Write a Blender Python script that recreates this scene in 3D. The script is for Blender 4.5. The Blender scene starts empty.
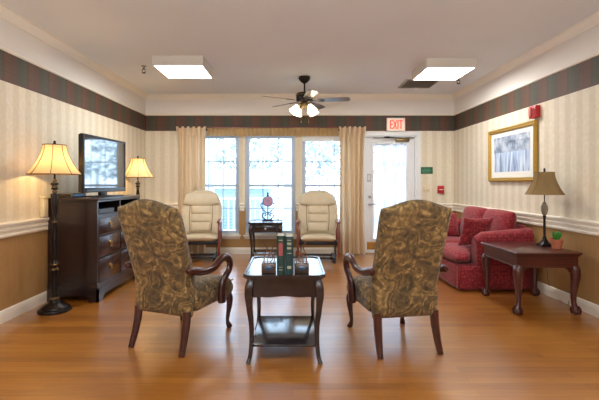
import bpy, bmesh, math, random
from mathutils import Vector, Matrix
random.seed(7)
PI = math.pi
COL = bpy.context.scene.collection

# ------------------------------------------------------------------ helpers
def lin(r, g, b):
    f = lambda c: ((c/255)/12.92 if c/255 <= .04045 else ((c/255+.055)/1.055)**2.4)
    return (f(r), f(g), f(b), 1)

class MB:
    def __init__(s): s.bm = bmesh.new()
    def box(s, c, size, bev=0, seg=2, rot=None):
        m = Matrix.Translation(Vector(c))
        if rot is not None: m = m @ rot
        m = m @ Matrix.Diagonal((size[0], size[1], size[2], 1))
        r = bmesh.ops.create_cube(s.bm, size=1, matrix=m)
        if bev:
            es = list({e for v in r['verts'] for e in v.link_edges})
            bmesh.ops.bevel(s.bm, geom=es, offset=bev, segments=seg, profile=.5, affect='EDGES')
        return s
    def rng(s, x0, x1, y0, y1, z0, z1, bev=0, seg=2):
        return s.box(((x0+x1)/2, (y0+y1)/2, (z0+z1)/2), (x1-x0, y1-y0, z1-z0), bev, seg)
    def lathe(s, prof, c=(0, 0, 0), n=24, sq=None, mat=None):
        rows = []
        for r, z in prof:
            row = []
            for k in range(n):
                a = 2*PI*(k+.5)/n
                x, y = math.cos(a), math.sin(a)
                if sq:
                    q = max(abs(x), abs(y)); f = (1-sq)+sq/q*1.0; x *= f; y *= f
                p = Vector((r*x, r*y, z))
                if mat is not None: p = mat @ p
                row.append(s.bm.verts.new(p+Vector(c)))
            rows.append(row)
        for a, b in zip(rows, rows[1:]):
            for k in range(n):
                s.bm.faces.new((a[k], a[(k+1) % n], b[(k+1) % n], b[k]))
        if prof[0][0] > 1e-5: s.bm.faces.new(rows[0][::-1])
        if prof[-1][0] > 1e-5: s.bm.faces.new(rows[-1])
        return s
    def tube(s, pts, rad, n=10, closed=False, power=2.0):
        pts = [Vector(p) for p in pts]
        if not isinstance(rad, (list, tuple)): rad = [rad]*len(pts)
        rows = []; up = None
        for i, p in enumerate(pts):
            if closed: t = pts[(i+1) % len(pts)]-pts[i-1]
            else: t = pts[min(i+1, len(pts)-1)]-pts[max(i-1, 0)]
            t.normalize()
            if up is None:
                up = Vector((1, 0, 0)) if abs(t.x) < .9 else Vector((0, 1, 0))
            up = (up-t*up.dot(t)).normalized(); sd = t.cross(up)
            r = rad[i]; ra, rb = r if isinstance(r, (list, tuple)) else (r, r)
            row = []
            for k in range(n):
                a = 2*PI*(k+.5)/n; ca, sa = math.cos(a), math.sin(a)
                q = (abs(ca)**power+abs(sa)**power)**(-1/power)
                row.append(s.bm.verts.new(p+up*(ra*ca*q)+sd*(rb*sa*q)))
            rows.append(row)
        pr = list(zip(rows, rows[1:]))
        if closed: pr.append((rows[-1], rows[0]))
        for a, b in pr:
            for k in range(n):
                s.bm.faces.new((a[k], a[(k+1) % n], b[(k+1) % n], b[k]))
        if not closed:
            s.bm.faces.new(rows[0][::-1]); s.bm.faces.new(rows[-1])
        return s
    def prism(s, poly, f0, f1):
        """poly: list of 2-D points; f0/f1 map one of them to the 3-D points of the two faces"""
        a = [s.bm.verts.new(f0(*p)) for p in poly]; b = [s.bm.verts.new(f1(*p)) for p in poly]
        s.bm.faces.new(a[::-1]); s.bm.faces.new(b); n = len(poly)
        for k in range(n): s.bm.faces.new((a[k], a[(k+1) % n], b[(k+1) % n], b[k]))
        return s
    def pad(s, P, T, nu=12, nv=12, p=8, q=None):
        """closed pad about the surface P(u,v)->(point, normal), half thickness T, rounded at the rim"""
        q = q or p
        us = [math.sin(PI/2*(-1+2*i/nu)) for i in range(nu+1)]
        vs = [math.sin(PI/2*(-1+2*i/nv)) for i in range(nv+1)]
        A, B = {}, {}
        for i, u in enumerate(us):
            for j, v in enumerate(vs):
                pt, nr = P(u, v); f = math.sqrt(max(0, (1-abs(u)**p)*(1-abs(v)**q)))
                t = T(u, v) if callable(T) else T
                edge = i in (0, nu) or j in (0, nv)
                A[i, j] = s.bm.verts.new(Vector(pt)+Vector(nr)*t*f)
                B[i, j] = A[i, j] if edge else s.bm.verts.new(Vector(pt)-Vector(nr)*t*f)
        for i in range(nu):
            for j in range(nv):
                s.bm.faces.new((A[i, j], A[i+1, j], A[i+1, j+1], A[i, j+1]))
                s.bm.faces.new((B[i, j], B[i, j+1], B[i+1, j+1], B[i+1, j]))
        return s
    def grid(s, fn, nu, nv):
        V = [[s.bm.verts.new(fn(i/nu, j/nv)) for j in range(nv+1)] for i in range(nu+1)]
        for i in range(nu):
            for j in range(nv): s.bm.faces.new((V[i][j], V[i+1][j], V[i+1][j+1], V[i][j+1]))
        return s
    def sphere(s, c, r, sc=(1, 1, 1), u=14, v=9):
        m = Matrix.Translation(Vector(c)) @ Matrix.Diagonal((r*sc[0], r*sc[1], r*sc[2], 1))
        bmesh.ops.create_uvsphere(s.bm, u_segments=u, v_segments=v, radius=1, matrix=m)
        return s

def obj(name, mb, mat, parent=None, smooth=True, ang=38, solid=0, props=None):
    bm = mb.bm
    bmesh.ops.recalc_face_normals(bm, faces=bm.faces)
    if smooth:
        lim = math.radians(ang)
        for f in bm.faces: f.smooth = True
        for e in bm.edges:
            if len(e.link_faces) == 2 and e.calc_face_angle(0) > lim: e.smooth = False
    me = bpy.data.meshes.new(name); bm.to_mesh(me); bm.free()
    o = bpy.data.objects.new(name, me); COL.objects.link(o)
    me.materials.append(mat)
    if parent: o.parent = parent
    if solid:
        m = o.modifiers.new('solid', 'SOLIDIFY'); m.thickness = solid; m.offset = 0
    return o

def tag(o, label, cat, group=None):
    o['label'] = label; o['category'] = cat
    if group: o['group'] = group
    return o
def thing(name, label, cat, loc=(0, 0, 0), rz=0, group=None):
    o = bpy.data.objects.new(name, None); COL.objects.link(o)
    o.location = loc; o.rotation_euler = (0, 0, rz); o.empty_display_size = .1
    return tag(o, label, cat, group)
def struct(name, mb, mat, parent=None, **k):
    o = obj(name, mb, mat, parent, **k)
    if not parent: o['kind'] = 'structure'
    return o
def dup(o, parent=None):
    c = o.copy(); COL.objects.link(c)
    if parent: c.parent = parent
    for ch in [x for x in COL.objects if x.parent == o]: dup(ch, c)
    return c
def smoothpath(P, n=6):
    P = [Vector(p) for p in P]; out = []
    for i in range(len(P)-1):
        p0, p1, p2, p3 = P[max(i-1, 0)], P[i], P[i+1], P[min(i+2, len(P)-1)]
        for k in range(n):
            t = k/n
            out.append(.5*((2*p1)+(p2-p0)*t+(2*p0-5*p1+4*p2-p3)*t*t+(3*p1-p0-3*p2+p3)*t**3))
    out.append(P[-1]); return out
def interp(L, n):
    m = len(L)-1; out = []
    for i in range(n):
        t = i/(n-1)*m; k = min(int(t), m-1); f = t-k; f = f*f*(3-2*f)
        out.append(L[k]*(1-f)+L[k+1]*f)
    return out

# ------------------------------------------------------------------ materials
class NT:
    def __init__(s, name):
        s.m = bpy.data.materials.new(name); s.m.use_nodes = True
        s.t = s.m.node_tree; s.b = s.t.nodes['Principled BSDF']; s.out = s.t.nodes['Material Output']
    def n(s, typ, **k):
        x = s.t.nodes.new(typ)
        for a, v in k.items():
            if a.startswith('i_'): x.inputs[a[2:].replace('_', ' ')].default_value = v
            else: setattr(x, a, v)
        return x
    def l(s, a, b): s.t.links.new(a, b)
    def math(s, op, a, b=None, c=None):
        x = s.n('ShaderNodeMath', operation=op)
        for i, v in enumerate((a, b, c)):
            if v is None: continue
            if isinstance(v, (int, float)): x.inputs[i].default_value = v
            else: s.l(v, x.inputs[i])
        return x.outputs[0]
    def mix(s, f, a, b, blend='MIX'):
        x = s.n('ShaderNodeMix', data_type='RGBA', blend_type=blend)
        for idx, v in ((0, f), (6, a), (7, b)):
            if isinstance(v, (int, float, tuple)): x.inputs[idx].default_value = v
            else: s.l(v, x.inputs[idx])
        return x.outputs[2]
    def ramp(s, fac, stops, interp='LINEAR'):
        x = s.n('ShaderNodeValToRGB'); x.color_ramp.interpolation = interp
        e = x.color_ramp.elements
        while len(e) < len(stops): e.new(.5)
        for el, (p, c) in zip(e, stops): el.position = p; el.color = c
        s.l(fac, x.inputs[0]); return x.outputs[0]
    def bump(s, h, st=.2, d=.01):
        x = s.n('ShaderNodeBump'); x.inputs['Strength'].default_value = st; x.inputs['Distance'].default_value = d
        s.l(h, x.inputs['Height']); s.l(x.outputs[0], s.b.inputs['Normal'])

def plain(name, c, rough=.5, metal=0, var=.08, scale=30, bump=0, coat=0, spec=.5):
    """a slightly uneven surface"""
    k = NT(name); tc = k.n('ShaderNodeTexCoord'); no = k.n('ShaderNodeTexNoise'); no.inputs['Scale'].default_value = scale
    no.inputs['Detail'].default_value = 4
    k.l(tc.outputs['Object'], no.inputs['Vector'])
    d = tuple(x*(1-var) for x in c[:3])+(1,); h = tuple(min(1, x*(1+var)) for x in c[:3])+(1,)
    k.l(k.ramp(no.outputs['Fac'], [(.3, d), (.7, h)]), k.b.inputs['Base Color'])
    k.b.inputs['Roughness'].default_value = rough; k.b.inputs['Metallic'].default_value = metal
    k.b.inputs['Coat Weight'].default_value = coat; k.b.inputs['Specular IOR Level'].default_value = spec
    if bump: k.bump(no.outputs['Fac'], bump)
    return k.m

def wood(name, c1, c2, rough=.3, scale=(3, 3, 30), coat=.3):
    k = NT(name); tc = k.n('ShaderNodeTexCoord'); mp = k.n('ShaderNodeMapping')
    mp.inputs['Scale'].default_value = scale; k.l(tc.outputs['Object'], mp.inputs['Vector'])
    no = k.n('ShaderNodeTexNoise'); no.inputs['Scale'].default_value = 2.5; no.inputs['Detail'].default_value = 6; no.inputs['Distortion'].default_value = 1.2
    k.l(mp.outputs[0], no.inputs['Vector'])
    k.l(k.ramp(no.outputs['Fac'], [(.3, c1), (.7, c2)]), k.b.inputs['Base Color'])
    k.b.inputs['Roughness'].default_value = rough; k.b.inputs['Coat Weight'].default_value = coat; k.b.inputs['Coat Roughness'].default_value = .15
    return k.m

def emis(name, c, st, base=None):
    k = NT(name); k.b.inputs['Base Color'].default_value = base or c
    k.b.inputs['Emission Color'].default_value = c; k.b.inputs['Emission Strength'].default_value = st
    return k.m

def wall_mat():
    k = NT('striped_wallpaper'); g = k.n('ShaderNodeNewGeometry'); sp = k.n('ShaderNodeSeparateXYZ')
    k.l(g.outputs['Position'], sp.inputs[0]); z = sp.outputs[2]
    h = k.math('ADD', sp.outputs[0], sp.outputs[1])
    # upper: broad soft stripes plus mottling
    w = k.math('SINE', k.math('MULTIPLY', h, 2*PI/.17))
    w = k.math('MULTIPLY_ADD', k.math('SMOOTH_MIN', k.math('MULTIPLY', w, 3), 1, .3), .5, .5)
    no = k.n('ShaderNodeTexNoise'); no.inputs['Scale'].default_value = 26; no.inputs['Detail'].default_value = 6
    k.l(g.outputs['Position'], no.inputs['Vector'])
    up = k.mix(w, lin(216, 206, 183), lin(227, 219, 200))
    up = k.mix(k.math('MULTIPLY', k.ramp(no.outputs['Fac'], [(.35, (0, 0, 0, 1)), (.65, (1, 1, 1, 1))]), .30), up, lin(196, 184, 160))
    # lower: tan with fine vertical marks
    mp = k.n('ShaderNodeMapping'); mp.inputs['Scale'].default_value = (30, 30, 3); k.l(g.outputs['Position'], mp.inputs[0])
    n2 = k.n('ShaderNodeTexNoise'); n2.inputs['Scale'].default_value = 2; n2.inputs['Detail'].default_value = 5; k.l(mp.outputs[0], n2.inputs['Vector'])
    lo = k.mix(n2.outputs['Fac'], lin(150, 114, 68), lin(180, 142, 94))
    # border: brown and green blocks crossed by thin lines
    s1 = k.math('FRACT', k.math('MULTIPLY', h, 1/.33))
    blk = k.ramp(s1, [(0, lin(92, 66, 52)), (.10, lin(98, 70, 56)), (.46, lin(90, 64, 52)), (.54, lin(70, 69, 57)), (.90, lin(77, 76, 62)), (1, lin(76, 62, 50))])
    s2 = k.math('FRACT', k.math('MULTIPLY', z, 1/.09))
    li = k.math('GREATER_THAN', s2, .88); s3 = k.math('GREATER_THAN', k.math('FRACT', k.math('MULTIPLY', h, 1/.11)), .9)
    blk = k.mix(k.math('MULTIPLY', k.math('MAXIMUM', li, s3), .35), blk, lin(74, 58, 54))
    edge = k.math('LESS_THAN', z, 2.175)
    blk = k.mix(k.math('MULTIPLY', edge, .6), blk, lin(92, 66, 58))
    wh = lin(232, 228, 222)
    c = k.mix(k.math('GREATER_THAN', z, .82), lo, up)
    c = k.mix(k.math('GREATER_THAN', z, 2.15), c, blk)
    c = k.mix(k.math('GREATER_THAN', z, 2.42), c, wh)
    k.l(c, k.b.inputs['Base Color']); k.b.inputs['Roughness'].default_value = .62
    k.b.inputs['Specular IOR Level'].default_value = .35
    k.bump(no.outputs['Fac'], .08, .01)
    return k.m

def floor_mat():
    k = NT('oak_strip_floor'); tc = k.n('ShaderNodeNewGeometry')
    br = k.n('ShaderNodeTexBrick', offset=.37, offset_frequency=2)
    br.inputs['Scale'].default_value = 1; br.inputs['Brick Width'].default_value = 1.1; br.inputs['Row Height'].default_value = .075
    br.inputs['Mortar Size'].default_value = .0012; br.inputs['Mortar Smooth'].default_value = .3; br.inputs['Bias'].default_value = 0
    br.inputs['Color1'].default_value = (0, 0, 0, 1); br.inputs['Color2'].default_value = (1, 1, 1, 1); br.inputs['Mortar'].default_value = (.5, .5, .5, 1)
    k.l(tc.outputs['Position'], br.inputs['Vector'])
    mp = k.n('ShaderNodeMapping'); mp.inputs['Scale'].default_value = (1.6, 26, 1); k.l(tc.outputs['Position'], mp.inputs[0])
    no = k.n('ShaderNodeTexNoise'); no.inputs['Scale'].default_value = 2.2; no.inputs['Detail'].default_value = 7; no.inputs['Distortion'].default_value = .6
    k.l(mp.outputs[0], no.inputs['Vector'])
    f = k.math('ADD', k.math('MULTIPLY', br.outputs['Color'], .34), k.math('MULTIPLY', no.outputs['Fac'], .66))
    c = k.ramp(f, [(.18, lin(128, 76, 20)), (.5, lin(154, 96, 30)), (.82, lin(176, 118, 42))])
    c = k.mix(k.math('MULTIPLY', br.outputs['Fac'], .6), c, lin(96, 52, 22))
    k.l(c, k.b.inputs['Base Color'])
    k.b.inputs['Roughness'].default_value = .34; k.b.inputs['Specular IOR Level'].default_value = .7; k.b.inputs['Coat Weight'].default_value = 1; k.b.inputs['Coat Roughness'].default_value = .22; k.b.inputs['Coat Tint'].default_value = (1, 1, 1, 1)
    k.bump(br.outputs['Fac'], -.15, .002)
    return k.m

def tapestry_mat():
    k = NT('paisley_tapestry'); tc = k.n('ShaderNodeTexCoord')
    no = k.n('ShaderNodeTexNoise'); no.inputs['Scale'].default_value = 5.5; no.inputs['Detail'].default_value = 1.0; no.inputs['Distortion'].default_value = 1.0
    k.l(tc.outputs['Object'], no.inputs['Vector'])
    w = k.math('MULTIPLY_ADD', k.math('SINE', k.math('MULTIPLY', no.outputs['Fac'], 34)), .5, .5)
    n2 = k.n('ShaderNodeTexNoise'); n2.inputs['Scale'].default_value = 16; n2.inputs['Detail'].default_value = 4; n2.inputs['Distortion'].default_value = 2.2
    k.l(tc.outputs['Object'], n2.inputs['Vector'])
    n3 = k.n('ShaderNodeTexNoise'); n3.inputs['Scale'].default_value = 7; n3.inputs['Detail'].default_value = 2
    k.l(tc.outputs['Object'], n3.inputs['Vector'])
    f = k.math('ADD', k.math('MULTIPLY', w, .20), k.math('ADD', k.math('MULTIPLY', n2.outputs['Fac'], .72), k.math('MULTIPLY', n3.outputs['Fac'], .22)))
    c = k.ramp(f, [(.36, lin(64, 52, 36)), (.48, lin(90, 73, 46)), (.58, lin(106, 85, 52)), (.67, lin(130, 103, 60)), (.80, lin(170, 143, 96))])
    k.l(c, k.b.inputs['Base Color']); k.b.inputs['Roughness'].default_value = .75; k.b.inputs['Specular IOR Level'].default_value = .25
    k.b.inputs['Sheen Weight'].default_value = .15
    k.bump(f, .2, .008)
    return k.m

def sofa_mat():
    k = NT('red_woven_fabric'); tc = k.n('ShaderNodeTexCoord')
    sp = k.n('ShaderNodeSeparateXYZ'); k.l(tc.outputs['Object'], sp.inputs[0])
    vo = k.n('ShaderNodeTexVoronoi', feature='F1', distance='CHEBYCHEV'); vo.inputs['Scale'].default_value = 26; vo.inputs['Randomness'].default_value = .55; k.l(tc.outputs['Object'], vo.inputs['Vector'])
    no = k.n('ShaderNodeTexNoise'); no.inputs['Scale'].default_value = 50; no.inputs['Detail'].default_value = 4; k.l(tc.outputs['Object'], no.inputs['Vector'])
    f = k.math('ADD', k.math('MULTIPLY', vo.outputs['Distance'], .8), k.math('MULTIPLY', no.outputs['Fac'], .5))
    c = k.ramp(f, [(.2, lin(172, 84, 78)), (.42, lin(146, 48, 54)), (.62, lin(128, 36, 43)), (.85, lin(92, 24, 30))])
    k.l(c, k.b.inputs['Base Color']); k.b.inputs['Roughness'].default_value = .8; k.b.inputs['Sheen Weight'].default_value = .2; k.b.inputs['Specular IOR Level'].default_value = .2
    k.bump(f, .15, .006)
    return k.m

def sheet_mat(name, c, trans, rough=.9, clear=0):
    """cloth that lets light through"""
    k = NT(name); k.b.inputs['Base Color'].default_value = c; k.b.inputs['Roughness'].default_value = rough; k.b.inputs['Specular IOR Level'].default_value = .1
    tc = k.n('ShaderNodeTexCoord'); no = k.n('ShaderNodeTexNoise'); no.inputs['Scale'].default_value = 80; k.l(tc.outputs['Object'], no.inputs['Vector'])
    k.l(k.ramp(no.outputs['Fac'], [(.3, tuple(x*.92 for x in c[:3])+(1,)), (.7, c)]), k.b.inputs['Base Color'])
    tr = k.n('ShaderNodeBsdfTranslucent'); tr.inputs[0].default_value = c
    mx = k.n('ShaderNodeMixShader'); mx.inputs[0].default_value = trans
    k.l(k.b.outputs[0], mx.inputs[1]); k.l(tr.outputs[0], mx.inputs[2]); last = mx
    if clear:
        tp = k.n('ShaderNodeBsdfTransparent'); m2 = k.n('ShaderNodeMixShader'); m2.inputs[0].default_value = clear
        k.l(mx.outputs[0], m2.inputs[1]); k.l(tp.outputs[0], m2.inputs[2]); last = m2
    k.l(last.outputs[0], k.out.inputs[0]); return k.m

def glass_mat():
    k = NT('window_glass'); tp = k.n('ShaderNodeBsdfTransparent'); tp.inputs[0].default_value = (.96, .98, 1, 1)
    gl = k.n('ShaderNodeBsdfGlossy'); gl.inputs['Roughness'].default_value = .02
    mx = k.n('ShaderNodeMixShader'); fr = k.n('ShaderNodeFresnel'); fr.inputs[0].default_value = 1.3
    k.l(fr.outputs[0], mx.inputs[0]); k.l(tp.outputs[0], mx.inputs[1]); k.l(gl.outputs[0], mx.inputs[2]); k.l(mx.outputs[0], k.out.inputs[0])
    return k.m

M = dict(
    wall=wall_mat(), floor=floor_mat(), tapestry=tapestry_mat(), sofa=sofa_mat(), glass=glass_mat(),
    ceiling=plain('ceiling_paint', lin(230, 236, 242), .8, var=.015, scale=2),
    trim=plain('white_trim_paint', lin(236, 230, 216), .35, var=.015),
    vinyl_frame=plain('white_window_frame', lin(226, 234, 240), .4, var=.01),
    door=plain('white_door_paint', lin(222, 226, 228), .4, var=.01),
    espresso=wood('espresso_wood', lin(26, 15, 14), lin(44, 26, 24), .28),
    drawerface=wood('espresso_drawer_wood', lin(40, 22, 20), lin(62, 34, 30), .25),
    tablewood=wood('dark_walnut', lin(32, 20, 19), lin(48, 29, 26), .24),
    tabletop=wood('polished_dark_walnut', lin(28, 24, 26), lin(40, 34, 36), .16, coat=.4),
    mahogany=wood('mahogany', lin(50, 16, 13), lin(80, 28, 21), .28),
    chairwood=wood('mahogany_chair_wood', lin(46, 18, 14), lin(76, 32, 24), .28),
    cherry=wood('cherry_wood', lin(96, 38, 24), lin(132, 58, 38), .3),
    bronze=plain('dark_bronze', lin(34, 28, 26), .35, .6, .2, 20),
    goldband=plain('antique_gold', lin(120, 100, 66), .35, .7, .2),
    gold=plain('gilt_frame', lin(186, 150, 66), .35, .55, .15, 60),
    brass=plain('brass', lin(190, 150, 80), .25, .9, .05),
    blackplastic=plain('black_plastic', lin(18, 18, 20), .35, var=.1),
    greyplastic=plain('grey_plastic', lin(70, 74, 80), .4, var=.1),
    vinyl=plain('beige_vinyl', lin(190, 177, 150), .5, var=.05, scale=12),
    seam=plain('beige_piping', lin(120, 104, 78), .6),
    darkmetal=plain('dark_steel', lin(40, 40, 44), .35, .6),
    steel=plain('brushed_steel', lin(170, 172, 176), .3, .9),
    curtain=sheet_mat('sand_curtain', lin(236, 216, 184), .22),
    valance=sheet_mat('sand_valance', lin(216, 188, 140), .55),
    sheer=sheet_mat('white_sheer', lin(236, 242, 250), .6, clear=.10),
    shade=sheet_mat('cream_silk_shade', lin(236, 208, 160), .36),
    tanshade=sheet_mat('tan_fabric_shade', lin(150, 126, 88), .2),
    ribs=plain('shade_seam', lin(96, 66, 34), .7),
    blind=sheet_mat('white_blind_slat', lin(196, 210, 226), .08),
    panel=emis('light_diffuser', (1, .985, .95, 1), 9),
    lighthousing=plain('white_enamel', lin(214, 208, 198), .4, var=.01),
    bulbglass=emis('lit_frosted_glass', (1, .86, .60, 1), 7),
    fanblade=wood('dark_fan_blade', lin(104, 106, 112), lin(128, 130, 138), .3),
    vent=plain('grey_vent', lin(160, 155, 146), .6, var=.03),
    red=plain('red_plastic', lin(176, 24, 34), .4, var=.05),
    white=plain('white_plastic', lin(236, 236, 232), .4, var=.01),
    exitface=emis('exit_sign_face', lin(255, 170, 140), .3, lin(240, 225, 205)),
    exitred=emis('exit_letters', (1, .03, .02, 1), 1.4),
    green=plain('green_sign', lin(22, 96, 66), .5),
    almond=plain('almond_plastic', lin(214, 200, 166), .5),
    cover_green=plain('green_book_cloth', lin(22, 52, 42), .45), cover_teal=plain('teal_book_cloth', lin(14, 46, 48), .45),
    booklabel=plain('faded_red_label', lin(146, 66, 66), .6), bookgold=plain('pale_gold_stamping', lin(150, 150, 124), .5),
    pages=plain('book_pages', lin(186, 180, 164), .8, scale=200),
    blockwood=wood('bookend_wood', lin(58, 40, 28), lin(92, 66, 44), .25),
    inset=plain('blue_enamel', lin(52, 70, 92), .2), copper=plain('copper_wire', lin(150, 96, 66), .3, .8),
    terracotta=plain('terracotta', lin(176, 102, 72), .8, var=.1), soil=plain('soil', lin(50, 36, 26), .95, var=.3),
    leaf=plain('succulent_leaf', lin(52, 130, 46), .45, var=.2),
    clockface=plain('mauve_clock_face', lin(178, 140, 170), .4, var=.1), clockrim=plain('purple_rim', lin(120, 84, 120), .3, .3),
    iron=plain('dark_iron', lin(40, 42, 60), .5, .4),
    stone=plain('lamp_urn', lin(126, 116, 98), .4, var=.2),
    sofa_dark=plain('dark_red_piping', lin(96, 24, 32), .8),
    mat_board=plain('mat_board', lin(232, 232, 226), .6, var=.01),
    concrete=plain('porch_concrete', lin(196, 200, 206), .9, var=.05, scale=3),
    siding=plain('pale_blue_siding', lin(152, 174, 196), .7, var=.02),
    roofing=plain('grey_roof', lin(196, 202, 208), .8),
    foliage=plain('pale_foliage', lin(140, 150, 148), .9, var=.3, scale=4),
    outwhite=plain('white_porch_paint', lin(226, 232, 238), .6, var=.01),
)
def photo_mat():
    k = NT('faded_photo_print'); tc = k.n('ShaderNodeTexCoord'); sp = k.n('ShaderNodeSeparateXYZ'); k.l(tc.outputs['Object'], sp.inputs[0])
    br = k.n('ShaderNodeTexBrick'); br.inputs['Scale'].default_value = 1; br.inputs['Brick Width'].default_value = .17; br.inputs['Row Height'].default_value = .16
    br.inputs['Mortar Size'].default_value = .008; br.inputs['Color1'].default_value = lin(120, 140, 168); br.inputs['Color2'].default_value = lin(176, 190, 206); br.inputs['Mortar'].default_value = lin(96, 108, 130)
    cx = k.n('ShaderNodeCombineXYZ'); k.l(sp.outputs[1], cx.inputs[0]); k.l(sp.outputs[2], cx.inputs[1]); k.l(cx.outputs[0], br.inputs['Vector'])
    no = k.n('ShaderNodeTexNoise'); no.inputs['Scale'].default_value = 9; no.inputs['Detail'].default_value = 5; k.l(tc.outputs['Object'], no.inputs['Vector'])
    mp = k.n('ShaderNodeMapping'); mp.inputs['Scale'].default_value = (1, 22, 3); k.l(tc.outputs['Object'], mp.inputs[0])
    n2 = k.n('ShaderNodeTexNoise'); n2.inputs['Scale'].default_value = 1; n2.inputs['Detail'].default_value = 3; k.l(mp.outputs[0], n2.inputs['Vector'])
    low = k.ramp(n2.outputs['Fac'], [(.35, lin(112, 134, 172)), (.5, lin(170, 190, 216)), (.65, lin(214, 224, 234))])
    top = k.mix(.5, br.outputs['Color'], k.ramp(no.outputs['Fac'], [(.38, lin(60, 72, 92)), (.5, lin(170, 184, 200)), (.65, lin(226, 230, 234))]))
    c = k.mix(k.math('GREATER_THAN', sp.outputs[2], .03), low, top)
    k.l(c, k.b.inputs['Base Color']); k.b.inputs['Roughness'].default_value = .3; return k.m
M['photo'] = photo_mat()

# ------------------------------------------------------------------ the room
L, R, B, N, H = -2.58, 2.82, 7.0, -1.6, 2.785
W1 = (-1.79, -.942); W2 = (-.837, .044); W3 = (.158, 1.04); WZ = (.335, 2.10)
DR = (1.245, 2.155)  # rough opening of the door
struct('floor', MB().rng(L-.15, R+.15, N-.15, B+.15, -.1, 0), M['floor'], smooth=False)
struct('ceiling', MB().rng(L-.15, R+.15, N-.15, B+.15, H, H+.1), M['ceiling'], smooth=False)
struct('wall_left', MB().rng(L-.15, L, N-.15, B+.15, 0, H), M['wall'], smooth=False)
struct('wall_right', MB().rng(R, R+.15, N-.15, B+.15, 0, H), M['wall'], smooth=False)
struct('wall_near', MB().rng(L, R, N-.15, N, 0, H), M['wall'], smooth=False)
m = MB(); T = .15
for x0, x1 in ((L, W1[0]), (W1[1], W2[0]), (W2[1], W3[0]), (W3[1], DR[0]), (DR[1], R)): m.rng(x0, x1, B, B+T, 0, H)
for w in (W1, W2, W3): m.rng(w[0], w[1], B, B+T, 0, WZ[0]); m.rng(w[0], w[1], B, B+T, WZ[1], H)
m.rng(DR[0], DR[1], B, B+T, 2.06, H)
struct('wall_back', m, M['wall'], smooth=False)

def run(mb, side, prof, a, b):
    """moulding: prof is (out from the wall, height); along y for the side walls, along x for the back wall"""
    if side == 'left': f = lambda t: (lambda d, z: (L+d, t, z))
    elif side == 'right': f = lambda t: (lambda d, z: (R-d, t, z))
    else: f = lambda t: (lambda d, z: (t, B-d, z))
    mb.prism(prof, f(a), f(b))
base_p = [(0, 0), (.016, 0), (.016, .075), (.013, .082), (.013, .092), (.007, .108), (0, .112)]
rail_p = [(0, .745), (.010, .747), (.022, .757), (.024, .775), (.012, .783), (.012, .797), (.026, .803), (.030, .822), (.016, .829), (.016, .842), (.036, .852), (.042, .872), (.036, .882), (0, .886)]
crown_p = [(0, H-.085), (.010, H-.085), (.014, H-.072), (.030, H-.05), (.052, H-.022), (.058, H-.012), (.070, H-.010), (.070, H), (0, H)]
bead_p = [(0, 2.418), (.010, 2.420), (.016, 2.430), (.013, 2.442), (0, 2.450)]
tn = 0
for nm, prof in (('baseboard', base_p), ('rail', rail_p), ('crown', crown_p), ('bead', bead_p)):
    for side in ('left', 'right', 'back'):
        m = MB()
        if side != 'back': run(m, side, prof, N, B)
        elif nm == 'baseboard': run(m, side, prof, L, DR[0]-.08); run(m, side, prof, DR[1]+.08, R)
        elif nm == 'rail':
            run(m, side, prof, L, W1[0]-.05); run(m, side, prof, DR[1]+.08, R)
            run(m, side, prof, W1[1]+.012, W2[0]-.012); run(m, side, prof, W2[1]+.012, W3[0]-.012)
        else: run(m, side, prof, L, R)
        if nm == 'baseboard': name = 'baseboard_'+side
        else: tn += 1; name = 'trim_%d' % tn
        struct(name, m, M['trim'], smooth=False)

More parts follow.
